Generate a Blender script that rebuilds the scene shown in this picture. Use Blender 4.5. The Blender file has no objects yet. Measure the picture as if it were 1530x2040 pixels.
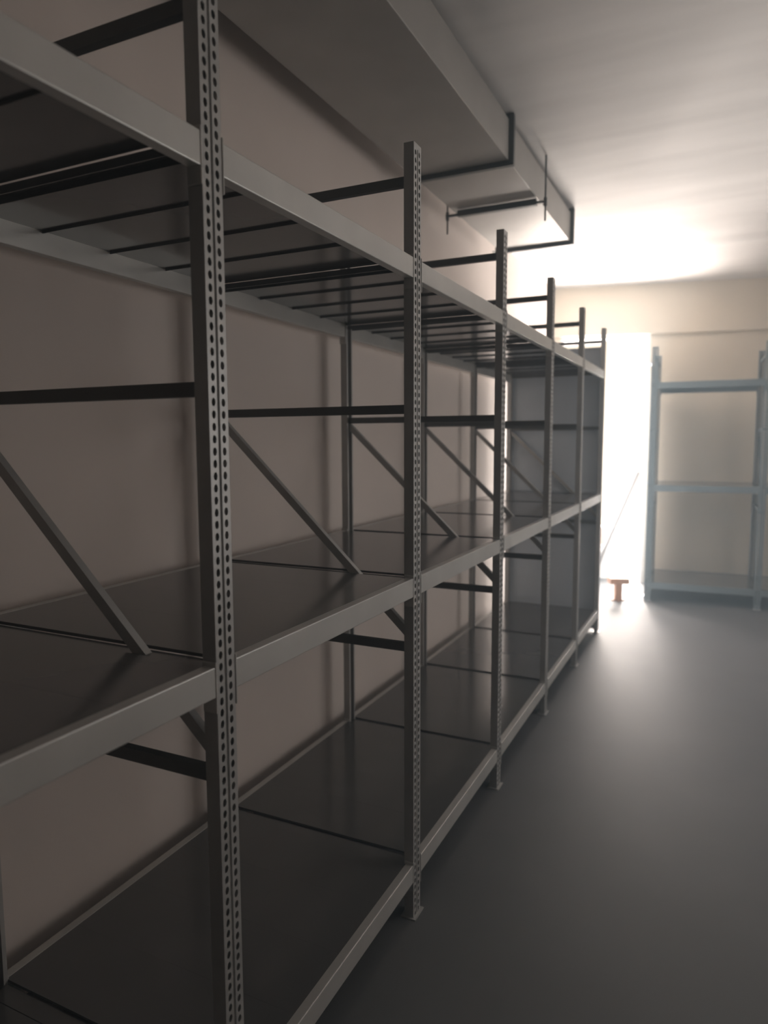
import bpy, bmesh, math, random
from mathutils import Vector, Matrix
C = bpy.context.scene.collection
SC = bpy.context.scene
random.seed(4)
R = math.radians

# ------------------------------------------------------------------ camera
F, YAW, PIT, ROL, CAM_H = 1391.88, 0.4477, 0.1006, -0.0038, 1.7069
fw = Vector((-math.sin(YAW)*math.cos(PIT), math.cos(YAW)*math.cos(PIT), -math.sin(PIT)))
rt = Vector((math.cos(YAW), math.sin(YAW), 0)); up = rt.cross(fw)
c_, s_ = math.cos(ROL), math.sin(ROL)
r2 = c_*rt + s_*up; u2 = -s_*rt + c_*up
cam = bpy.data.cameras.new('camera'); cam_ob = bpy.data.objects.new('camera', cam); C.objects.link(cam_ob)
cam_ob.matrix_world = Matrix(((r2.x, u2.x, -fw.x, 0), (r2.y, u2.y, -fw.y, 0), (r2.z, u2.z, -fw.z, CAM_H), (0, 0, 0, 1)))
cam.sensor_fit = 'VERTICAL'; cam.sensor_height = 36; cam.lens = F*36/2040
cam.clip_start = 0.02; cam.clip_end = 200
cam.dof.use_dof = True; cam.dof.focus_distance = 2.0; cam.dof.aperture_fstop = 2.2
SC.camera = cam_ob

# ------------------------------------------------------------------ colour management, world, light
SC.view_settings.view_transform = 'Standard'; SC.view_settings.look = 'None'
SC.view_settings.gamma = 1; SC.view_settings.use_curve_mapping = False
SC.view_settings.exposure = 0.12
SC.cycles.use_denoising = True
SC.cycles.max_bounces = 10; SC.cycles.diffuse_bounces = 6
SC.cycles.volume_bounces = 0
SC.cycles.sample_clamp_indirect = 6
w = bpy.data.worlds.new('world'); SC.world = w; w.use_nodes = True
w.node_tree.nodes['Background'].inputs[0].default_value = (0.85, 0.93, 1.0, 1)
w.node_tree.nodes['Background'].inputs[1].default_value = .75

A12 = R(12)
WP0 = Vector((-1.88, 8.60, 0))                       # far left room corner
WU = Vector((math.cos(A12), math.sin(A12), 0)); WN = Vector((-math.sin(A12), math.cos(A12), 0))
def WP(u, n, z): return WP0 + WU*u + WN*n + Vector((0, 0, z))
OP0, OP1, OPH = 0.10, 1.125, 2.95                     # doorway: left jamb, right jamb, head

def area(name, loc, direction, sx, sy, power, col, spread=180):
    l = bpy.data.lights.new(name, 'AREA'); l.shape = 'RECTANGLE'; l.size = sx; l.size_y = sy
    l.energy = power; l.color = col; l.spread = R(spread)
    o = bpy.data.objects.new(name, l); C.objects.link(o)
    o.location = loc; o.rotation_euler = Vector(direction).to_track_quat('-Z', 'Y').to_euler()
    return o
# the glaring yard seen through the doorway
area('daylight_doorway', WP(0.62, .95, 0.76), -WN*1.45 + Vector((0, 0, .6)), 2.4, 1.8, 1380, (1.0, 0.995, .985))
# fill light through an invented window in the unseen right wall
WY0, WY1, WZ0, WZ1 = 3.4, 6.6, 1.05, 2.6
area('fill_light_right', (2.9, (WY0+WY1)/2, (WZ0+WZ1)/2-.1), (-1, 0, .25), WY1-WY0, WZ1-WZ0, 45, (1.0, .99, .975))

# ------------------------------------------------------------------ materials
def mat(name, col, rough=0.6, metal=0.0, noise=0.0, nscale=6, bump=0.0, bscale=60, stretch=(1, 1, 1), spec=0.5):
    m = bpy.data.materials.new(name); m.use_nodes = True
    nt = m.node_tree; b = nt.nodes['Principled BSDF']
    b.inputs['Base Color'].default_value = (*col, 1)
    b.inputs['Roughness'].default_value = rough; b.inputs['Metallic'].default_value = metal
    b.inputs['Specular IOR Level'].default_value = spec
    tc = nt.nodes.new('ShaderNodeTexCoord'); mp = nt.nodes.new('ShaderNodeMapping')
    mp.inputs['Scale'].default_value = stretch
    nt.links.new(tc.outputs['Object'], mp.inputs[0])
    if noise:
        n = nt.nodes.new('ShaderNodeTexNoise'); n.inputs['Scale'].default_value = nscale; n.inputs['Detail'].default_value = 5
        nt.links.new(mp.outputs[0], n.inputs[0])
        mr = nt.nodes.new('ShaderNodeMapRange'); mr.inputs['From Min'].default_value = .3; mr.inputs['From Max'].default_value = .7
        mr.inputs['To Min'].default_value = 1-noise; mr.inputs['To Max'].default_value = 1+noise*.4
        nt.links.new(n.outputs[0], mr.inputs[0])
        mx = nt.nodes.new('ShaderNodeMix'); mx.data_type = 'RGBA'; mx.blend_type = 'MULTIPLY'; mx.inputs[0].default_value = 1
        mx.inputs[6].default_value = (*col, 1); nt.links.new(mr.outputs[0], mx.inputs[7])
        nt.links.new(mx.outputs[2], b.inputs['Base Color'])
    if bump:
        n = nt.nodes.new('ShaderNodeTexNoise'); n.inputs['Scale'].default_value = bscale
        nt.links.new(mp.outputs[0], n.inputs[0])
        bp = nt.nodes.new('ShaderNodeBump'); bp.inputs['Strength'].default_value = bump; bp.inputs['Distance'].default_value = .01
        nt.links.new(n.outputs[0], bp.inputs['Height']); nt.links.new(bp.outputs[0], b.inputs['Normal'])
    return m
M_wall = mat('plaster_cream', (.70, .635, .595), .9, noise=.05, nscale=2)
M_dark_back = mat('bounce_cut_dark', (.12, .115, .11), .8)  # unseen back wall made dark to cut light bouncing onto the racks
M_side_wall = mat('plaster_white', (.84, .80, .75), .9)
M_far = mat('plaster_far', (.72, .65, .54), .9, noise=.05, nscale=2)
M_ceil = mat('ceiling_slab', (.68, .66, .64), .85, noise=.13, nscale=1.3, stretch=(.5, 3.5, 1))
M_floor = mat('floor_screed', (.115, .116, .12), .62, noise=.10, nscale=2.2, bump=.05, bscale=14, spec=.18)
M_steel = mat('galvanised_steel', (.45, .45, .44), .42, metal=.3, noise=.12, nscale=9)
M_beam = mat('galvanised_beam', (.56, .56, .54), .36, metal=.35, noise=.08, nscale=7)
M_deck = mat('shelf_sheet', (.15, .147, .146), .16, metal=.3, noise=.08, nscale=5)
M_dark = mat('painted_brace', (.14, .138, .135), .45, metal=.4, noise=.1, nscale=8)
M_side = mat('sheet_side_glare', (.56, .62, .68), .5, metal=.1, noise=.06, nscale=5)  # doorway glare is put into this pale bluish base colour
M_duct = mat('duct_sheet', (.40, .39, .37), .5, metal=.3, noise=.10, nscale=4)
M_duct_dk = mat('duct_flange', (.10, .11, .11), .45, metal=.5)
M_white = mat('white_render', (.85, .84, .82), .8)
M_cream = mat('outside_render', (.90, .80, .66), .9, noise=.05, nscale=3)
M_wood = mat('brown_wood', (.45, .22, .12), .6, noise=.2, nscale=8, stretch=(6, 6, 1))
M_card = mat('cardboard', (.62, .42, .32), .8, noise=.1, nscale=5)
M_pole = mat('grey_pole', (.12, .10, .09), .5)
M_bg = mat('blue_grey_backlit', (.15, .185, .20), .5, noise=.08, nscale=6)  # darker tone carries the backlit shade of the far rack
M_plastic = mat('foot_plastic', (.03, .03, .03), .5)

# ------------------------------------------------------------------ mesh helpers
def box(bm, x0, x1, y0, y1, z0, z1, T=None):
    vs = [bm.verts.new((x, y, z)) for z in (z0, z1) for x, y in ((x0, y0), (x1, y0), (x1, y1), (x0, y1))]
    for f in ((3, 2, 1, 0), (4, 5, 6, 7), (0, 1, 5, 4), (1, 2, 6, 5), (2, 3, 7, 6), (3, 0, 4, 7)):
        bm.faces.new([vs[i] for i in f])
    if T: 
        for v in vs: v.co = T(v.co)
    return vs
def rod(bm, a, b, r, n=10):
    a, b = Vector(a), Vector(b); d = (b-a).normalized()
    s = d.orthogonal().normalized(); t = d.cross(s)
    ra = [bm.verts.new(a + r*(math.cos(2*math.pi*i/n)*s + math.sin(2*math.pi*i/n)*t)) for i in range(n)]
    rb = [bm.verts.new(b + r*(math.cos(2*math.pi*i/n)*s + math.sin(2*math.pi*i/n)*t)) for i in range(n)]
    for i in range(n): bm.faces.new((ra[i], ra[(i+1) % n], rb[(i+1) % n], rb[i]))
    bm.faces.new(ra[::-1]); bm.faces.new(rb)
def mesh_of(name, bm, m):
    bmesh.ops.recalc_face_normals(bm, faces=bm.faces)
    me = bpy.data.meshes.new(name); bm.to_mesh(me); bm.free(); me.materials.append(m); return me
def link(name, me, parent=None, loc=(0, 0, 0), bevel=0, rot=(0, 0, 0), solid=0):
    o = bpy.data.objects.new(name, me); C.objects.link(o); o.parent = parent; o.location = loc; o.rotation_euler = rot
    if solid:
        md = o.modifiers.new('thickness', 'SOLIDIFY'); md.thickness = solid; md.offset = 0
    if bevel:
        md = o.modifiers.new('bevel', 'BEVEL'); md.width = bevel; md.segments = 2; md.limit_method = 'ANGLE'
    return o
def struct(name, bm, m, **k):
    o = link(name, mesh_of(name, bm, m), **k); o['kind'] = 'structure'; return o
def tag(o, label, cat, group=None):
    o['label'] = label; o['category'] = cat
    if group: o['group'] = group
    return o
def empty(name, loc, rz=0):
    o = bpy.data.objects.new(name, None); C.objects.link(o); o.location = loc; o.rotation_euler = (0, 0, rz); return o

# ------------------------------------------------------------------ room shell
XL, XR, YB, ZC = -1.88, 2.5, -5.5, 3.50
YR = 8.60 + (XR-XL)*math.tan(A12)
def slab(z0, z1, x0=XL-.2, x1=XR+.2):
    bm = bmesh.new()
    pts = [(x0, YB-.2), (x1, YB-.2), (x1, 8.6+(x1-XL)*math.tan(A12)+.2), (x0, 8.6+(x0-XL)*math.tan(A12)+.2)]
    lo = [bm.verts.new((*p, z0)) for p in pts]; hi = [bm.verts.new((*p, z1)) for p in pts]
    bm.faces.new(lo[::-1]); bm.faces.new(hi)
    for i in range(4): bm.faces.new((lo[i], lo[(i+1) % 4], hi[(i+1) % 4], hi[i]))
    return bm
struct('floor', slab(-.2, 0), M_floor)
struct('ceiling', slab(ZC, ZC+.25), M_ceil)
bm = bmesh.new(); box(bm, XL-.2, XL, YB-.2, 8.6, 0, ZC); struct('wall_left', bm, M_wall)
bm = bmesh.new()
box(bm, XR, XR+.2, YB-.2, WY0, 0, ZC); box(bm, XR, XR+.2, WY1, YR, 0, ZC); box(bm, XR, XR+.2, WY0, WY1, 0, WZ0); box(bm, XR, XR+.2, WY0, WY1, WZ1, ZC)
struct('wall_right', bm, M_side_wall)
bm = bmesh.new(); box(bm, XL, XR, YB-.2, YB, 0, ZC); struct('wall_back', bm, M_dark_back)
bm = bmesh.new()
for a, b in ((WY0, WY0+.05), ((WY0+WY1)/2-.03, (WY0+WY1)/2+.03), (WY1-.05, WY1)): box(bm, XR+.06, XR+.11, a, b, WZ0, WZ1)
for a, b in ((WZ0, WZ0+.05), (WZ1-.05, WZ1)): box(bm, XR+.0601, XR+.1099, WY0+.001, WY1-.001, a, b)
struct('added_window_1', bm, M_white)  # window frame added out of view, only for the fill light
UT = (XR-XL)/math.cos(A12)
TW = lambda v: WP(v.x, v.y, v.z)
bm = bmesh.new()
box(bm, 0, OP0, 0, .2, 0, ZC, TW); box(bm, OP1, UT, 0, .2, 0, ZC, TW); box(bm, OP0, OP1, 0, .2, OPH, ZC, TW)
struct('wall_far', bm, M_far)
# shallow downstand band along the head of the far wall
bm = bmesh.new(); box(bm, .012, UT, -.05, 0, OPH-.01, ZC, TW); struct('trim_1', bm, M_far)
# doorway lining
bm = bmesh.new()
box(bm, OP0, OP0+.04, .0, .2, 0, OPH, TW); box(bm, OP1-.04, OP1, .0, .2, 0, OPH, TW); box(bm, OP0+.04, OP1-.04, .0, .2, OPH-.04, OPH, TW)
struct('door_1', bm, M_white)
# outside: paved yard and the rendered wall across it
bm = bmesh.new(); box(bm, -3, 5, .2, 6, -.2, -.005, TW); struct('ground_outside', bm, M_white)
bm = bmesh.new(); box(bm, -3, 5, 3.0, 3.2, 0, 4.6, TW); struct('wall_outside', bm, M_cream)

# ------------------------------------------------------------------ rack pieces (local frame: x = 0 aisle face, rack goes to -x, run along +y)
BAY, UW, UD, UH, DEP = 1.04, .060, .034, 2.667, .8535
LEVELS = (.205, 1.242, 2.305)          # top of beams
BH = .066
PITCH = .025
def hole_cell(bm, org, eu, ev, u0, u1, v0, v1, hw, hh, vcache=None):
    """quad cell (u0..u1, v0..v1) with a rounded slot; org/eu/ev span the plane"""
    cu, cv = (u0+u1)/2, (v0+v1)/2
    outer = [(u0, v0), (cu, v0), (u1, v0), (u1, cv), (u1, v1), (cu, v1), (u0, v1), (u0, cv)]
    inner = [(cu-hw*.7, cv-hh*.75), (cu, cv-hh), (cu+hw*.7, cv-hh*.75), (cu+hw, cv), (cu+hw*.7, cv+hh*.75), (cu, cv+hh), (cu-hw*.7, cv+hh*.75), (cu-hw, cv)]
    P = lambda q: bm.verts.new(org + eu*q[0] + ev*q[1])
    o = [P(q) for q in outer]; i = [P(q) for q in inner]
    for k in range(8):
        bm.faces.new((o[k], o[(k+1) % 8], i[(k+1) % 8], i[k]))
def quad(bm, org, eu, ev, u0, u1, v0, v1):
    bm.faces.new([bm.verts.new(org + eu*u + ev*v) for u, v in ((u0, v0), (u1, v0), (u1, v1), (u0, v1))])
def upright_mesh():
    bm = bmesh.new(); Z = Vector((0, 0, 1)); Y = Vector((0, 1, 0)); X = Vector((-1, 0, 0))
    n = int(UH/PITCH); z_top = n*PITCH
    o = Vector((0, 0, 0)); og = Vector((-.004, 0, 0))
    for k in range(n):
        v0, v1 = k*PITCH, (k+1)*PITCH
        hole_cell(bm, o, Y, Z, .003, .026, v0, v1, .0062, .0086)
        hole_cell(bm, o, Y, Z, .034, .057, v0, v1, .0062, .0086)
        # recessed centre groove with a short slot
        hole_cell(bm, og, Y, Z, .0265, .0335, v0, v1, .0014, .0055)
    for u0, u1 in ((0, .003), (.057, .060)): quad(bm, o, Y, Z, u0, u1, 0, z_top)
    # groove cheeks
    for y in (.026, .034):
        quad(bm, Vector((0, y, 0)), X, Z, 0, .004, 0, z_top)
    quad(bm, o, Y, Z, 0, .06, z_top, UH)
    # flanges with windows every 50 mm
    for y in (0, .06):
        oo = Vector((0, y, 0))
        quad(bm, oo, X, Z, 0, UD, 0, UH)
    # rear lips
    quad(bm, Vector((-UD, 0, 0)), Y, Z, 0, .012, 0, UH); quad(bm, Vector((-UD, 0, 0)), Y, Z, .048, .06, 0, UH)
    bmesh.ops.remove_doubles(bm, verts=bm.verts, dist=.0002)
    return mesh_of('upright', bm, M_steel)
UP = upright_mesh()
bm = bmesh.new(); box(bm, -UD-.012, .012, -.010, .070, 0, .004); box(bm, -UD+.004, -.004, .004, .056, .004, .05)
FOOT = mesh_of('foot_plate', bm, M_steel)
def hbrace_mesh():
    bm = bmesh.new(); L0, L1 = -DEP+UD*.4, -UD*.4
    box(bm, L0, L1, .018, .021, -.015, .015); box(bm, L0, L1, .021, .040, .012, .015); box(bm, L0, L1, .021, .040, -.015, -.012)
    for x in (L0+.02, L1-.02):
        rod(bm, (x, .008, 0), (x, .052, 0), .008, 6)
    return mesh_of('horizontal_brace', bm, M_dark)
def dbrace_mesh(x0, z0, x1, z1):
    bm = bmesh.new()
    d = Vector((x1-x0, 0, z1-z0)); L = d.length; d.normalize(); n = Vector((-d.z, 0, d.x))
    T = lambda v: Vector((x0, 0, z0)) + d*v.x + n*v.z + Vector((0, v.y, 0))
    box(bm, 0, L, .020, .023, -.014, .014, T); box(bm, 0, L, .023, .040, .011, .014, T); box(bm, 0, L, .023, .040, -.014, -.011, T)
    return mesh_of('diagonal_brace', bm, M_steel)
HB = hbrace_mesh(); DB = dbrace_mesh(-.02, 1.03, -DEP+.02, 1.80)
def beam_mesh(front=True):
    bm = bmesh.new(); y0, y1 = UW+.001, BAY-.001
    # hollow-looking stepped beam: box with inner ledge, plus hook plates at both ends
    box(bm, -.028, .0015, y0, y1, -BH, 0)
    for y in (y0-.0004, y1-.0046):
        box(bm, -.033, .0035, y, y+.005, -BH-.035, .010)
    return mesh_of('shelf_beam', bm, M_beam)
BEAM = beam_mesh()
NP = 4
PWD = (BAY-UW-.004)/NP
def panel_mesh():
    bm = bmesh.new(); x0, x1 = -DEP+.026, -.026; w = PWD-.0004
    box(bm, x0, x1, 0, w, -.0015, 0)
    box(bm, x0, x1, 0, .0015, -.008, -.0015); box(bm, x0, x1, w-.0015, w, -.008, -.0015)      # side lips
    box(bm, x0, x0+.0015, .002, w-.002, -.008, -.0015); box(bm, x1-.0015, x1, .002, w-.002, -.008, -.0015)
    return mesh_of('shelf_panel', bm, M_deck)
PAN = panel_mesh()
def side_mesh():
    bm = bmesh.new(); box(bm, -DEP+.002, -.002, 0, .0025, .02, 2.515)
    for z in (.02, 1.25, 2.497): box(bm, -DEP+UD+.002, -UD-.002, -.012, .0, z, z+.018)
    return mesh_of('side_panel', bm, M_side)
SIDE = side_mesh()
bm = bmesh.new(); box(bm, -DEP+UD+.004, -UD-.004, .006, .0545, -.012, -.009); box(bm, -DEP+UD+.004, -UD-.004, .006, .009, -.028, -.012); box(bm, -DEP+UD+.004, -UD-.004, .0515, .0545, -.028, -.012)
TIE = mesh_of('cross_tie', bm, M_deck)

def rack(loc, rz, bays, side_at, label, first=BAY, beam_mat=None):
    root = empty('shelving_rack', loc, rz)
    UPm, BEAMm, HBm, DBm = UP, BEAM, HB, DB
    if beam_mat:                                   # the far rack's backlit shade is put into a darker blue-grey
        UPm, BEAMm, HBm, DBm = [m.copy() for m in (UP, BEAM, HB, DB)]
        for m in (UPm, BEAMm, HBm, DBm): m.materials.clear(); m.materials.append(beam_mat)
    tag(root, label, 'shelving rack')
    for k in range(bays+1):
        y = k*BAY if k else BAY-first
        f = link('upright', UPm, root, (0, y, 0), solid=.0016)
        link('foot_plate', FOOT, f)
        b = link('upright', UPm, root, (-DEP, y+UW, 0), rot=(0, 0, math.pi), solid=.0016)
        link('foot_plate', FOOT, b)
        for z in (.990, 1.815, 2.555):
            link('horizontal_brace', HBm, root, (0, y, z))
        link('diagonal_brace', DBm, root, (0, y, 0))
        for z in LEVELS: link('cross_tie', TIE, root, (0, y, z))
    for k in range(bays):
        y = k*BAY if k else BAY-first
        q = 1 if k else (first-UW)/(BAY-UW)
        for z in LEVELS:
            link('front_beam', BEAMm, root, (0, y+UW-q*UW, z), bevel=.003).scale.y = q
            link('rear_beam', BEAMm, root, (-DEP, (k+1)*BAY+UW*q, z), rot=(0, 0, math.pi), bevel=.003).scale.y = q
            for j in range(NP):
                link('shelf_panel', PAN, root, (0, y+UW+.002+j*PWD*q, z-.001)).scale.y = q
    for k, s in side_at:
        link('side_panel', SIDE, root, (0, k*BAY+(UW+.001 if s > 0 else -.004), 0), rot=(0, 0, 0))
    return root
rack((-.9281, .083, 0), 0, 6, [(6, 1)], 'long run of grey metal shelving along the left wall, receding to the bright doorway')
rack((-.675, 7.82, 0), -math.pi/2+R(2), 2, [(0, -1)], 'metal shelving rack, backlit shade in its blue-grey colour, across the far wall at right, facing the camera', beam_mat=M_bg)

# ------------------------------------------------------------------ ceiling duct with flanges and its trapeze hanger
DX0, DX1, DZ0, DZ1 = -1.69, -1.12, 3.25, 3.468
duct = empty('ventilation_duct', (DX1, 0, DZ0)); tag(duct, 'flat rectangular sheet-metal duct running under the ceiling above the long rack', 'duct')
joints = [-2.6, .62, 3.95, 5.70]
for i in range(len(joints)-1):
    bm = bmesh.new(); y0, y1 = joints[i]+.004, joints[i+1]-.004
    box(bm, DX0-DX1, 0, y0, y1, 0, DZ1-DZ0)
    link('duct_section', mesh_of('duct_section', bm, M_duct), duct, bevel=.004)
for y in joints[1:]:
    bm = bmesh.new(); t = .028; W = DX1-DX0; H = DZ1-DZ0
    box(bm, -W-t, t, y-.015, y+.015, -t, 0); box(bm, -W-t, t, y-.015, y+.015, H, H+.026)
    box(bm, 0, t, y-.015, y+.015, 0, H); box(bm, -W-t, -W, y-.015, y+.015, 0, H)
    for x in (t, -W-t): rod(bm, (x-.012, y-.025, -.012), (x-.012, y+.025, -.012), .007, 6)
    link('duct_flange', mesh_of('duct_flange', bm, M_duct_dk), duct)
for yh, cnt in ((4.60, 0),):
    hg = empty('duct_hanger', (-1.4, yh, 3.22))
    tag(hg, ['trapeze hanger with threaded rods under the duct between its two far joints',
             'trapeze hanger with threaded rods under the near stretch of duct'][cnt], 'hanger')
    bm = bmesh.new(); box(bm, -.25, .28, -.018, .018, -.018, -.0005+.022-.001); box(bm, -.335, .345, -.010, .010, -.010, .004)
    link('strut', mesh_of('strut', bm, M_duct_dk), hg)
    for x in (-.325, .335):
        bm = bmesh.new(); rod(bm, (x, 0, -.12), (x, 0, ZC-3.22-.001), .006, 8); rod(bm, (x, 0, -.03), (x, 0, -.012), .012, 6); rod(bm, (x, 0, .006), (x, 0, .022), .012, 6)
        link('threaded_rod', mesh_of('threaded_rod', bm, M_duct_dk), hg)

# ------------------------------------------------------------------ things in the bright doorway
bm = bmesh.new(); box(bm, -.28, .28, -.20, .20, 0, .42)
o = link('step', mesh_of('step', bm, M_white), None, WP(.60, .45, -.005), rot=(0, 0, A12), bevel=.01)
tag(o, 'white masonry step just outside the bright doorway', 'step')
ct = empty('carton', WP(.70, .37, .415), A12); tag(ct, 'small pinkish-brown carton standing on the white step in the doorway', 'carton')
bm = bmesh.new(); box(bm, -.11, .11, -.10, .10, 0, .21); link('box_body', mesh_of('box_body', bm, M_card), ct, bevel=.003)
bm = bmesh.new(); box(bm, -.109, -.003, -.10, .10, .211, .214); box(bm, .003, .109, -.10, .10, .211, .214); link('box_flap', mesh_of('box_flap', bm, M_card), ct)
pl = empty('pole', (0, 0, 0)); tag(pl, 'dark pole leaning aslant in the bright doorway', 'pole')
p0, p1 = WP(.545, .135, 0.014), WP(1.05, .10, 1.33)
bm = bmesh.new(); rod(bm, p0, p0.lerp(p1, .93), .026, 14); link('shaft', mesh_of('shaft', bm, M_pole), pl)
bm = bmesh.new(); rod(bm, p0.lerp(p1, .9), p1, .031, 14); link('grip', mesh_of('grip', bm, M_pole), pl)
st = empty('wooden_stand', (-.93, 7.72, 0), .4); tag(st, 'small brown wooden stand on the floor in front of the bright doorway', 'stand')
bm = bmesh.new(); box(bm, -.10, .10, -.07, .07, .19, .25); link('stand_top', mesh_of('stand_top', bm, M_wood), st, bevel=.004)
bm = bmesh.new(); box(bm, -.035, .035, -.035, .035, .014, .19); link('post', mesh_of('post', bm, M_wood), st, bevel=.003)
bm = bmesh.new(); box(bm, -.07, .07, -.016, .016, 0, .014); box(bm, -.016, .016, -.06, .06, 0, .0139); link('base', mesh_of('base', bm, M_wood), st)

# ------------------------------------------------------------------ haze volume added to stand in for lens glare
bm = bmesh.new(); box(bm, XL-.1, XR+.1, YB-.1, 9.2, -.1, ZC+.1)
hm = bpy.data.materials.new('glare_air'); hm.use_nodes = True; nt = hm.node_tree; nt.nodes.clear()
out = nt.nodes.new('ShaderNodeOutputMaterial'); vs = nt.nodes.new('ShaderNodeVolumeScatter')
vs.inputs['Color'].default_value = (.68, .87, 1.0, 1); vs.inputs['Density'].default_value = .057; vs.inputs['Anisotropy'].default_value = .0
nt.links.new(vs.outputs[0], out.inputs['Volume'])
hz = link('glare_haze', mesh_of('glare_haze', bm, hm)); hz['kind'] = 'stuff'
tag(hz, 'thin bluish haze added as doorway glare, filling the storeroom', 'haze')
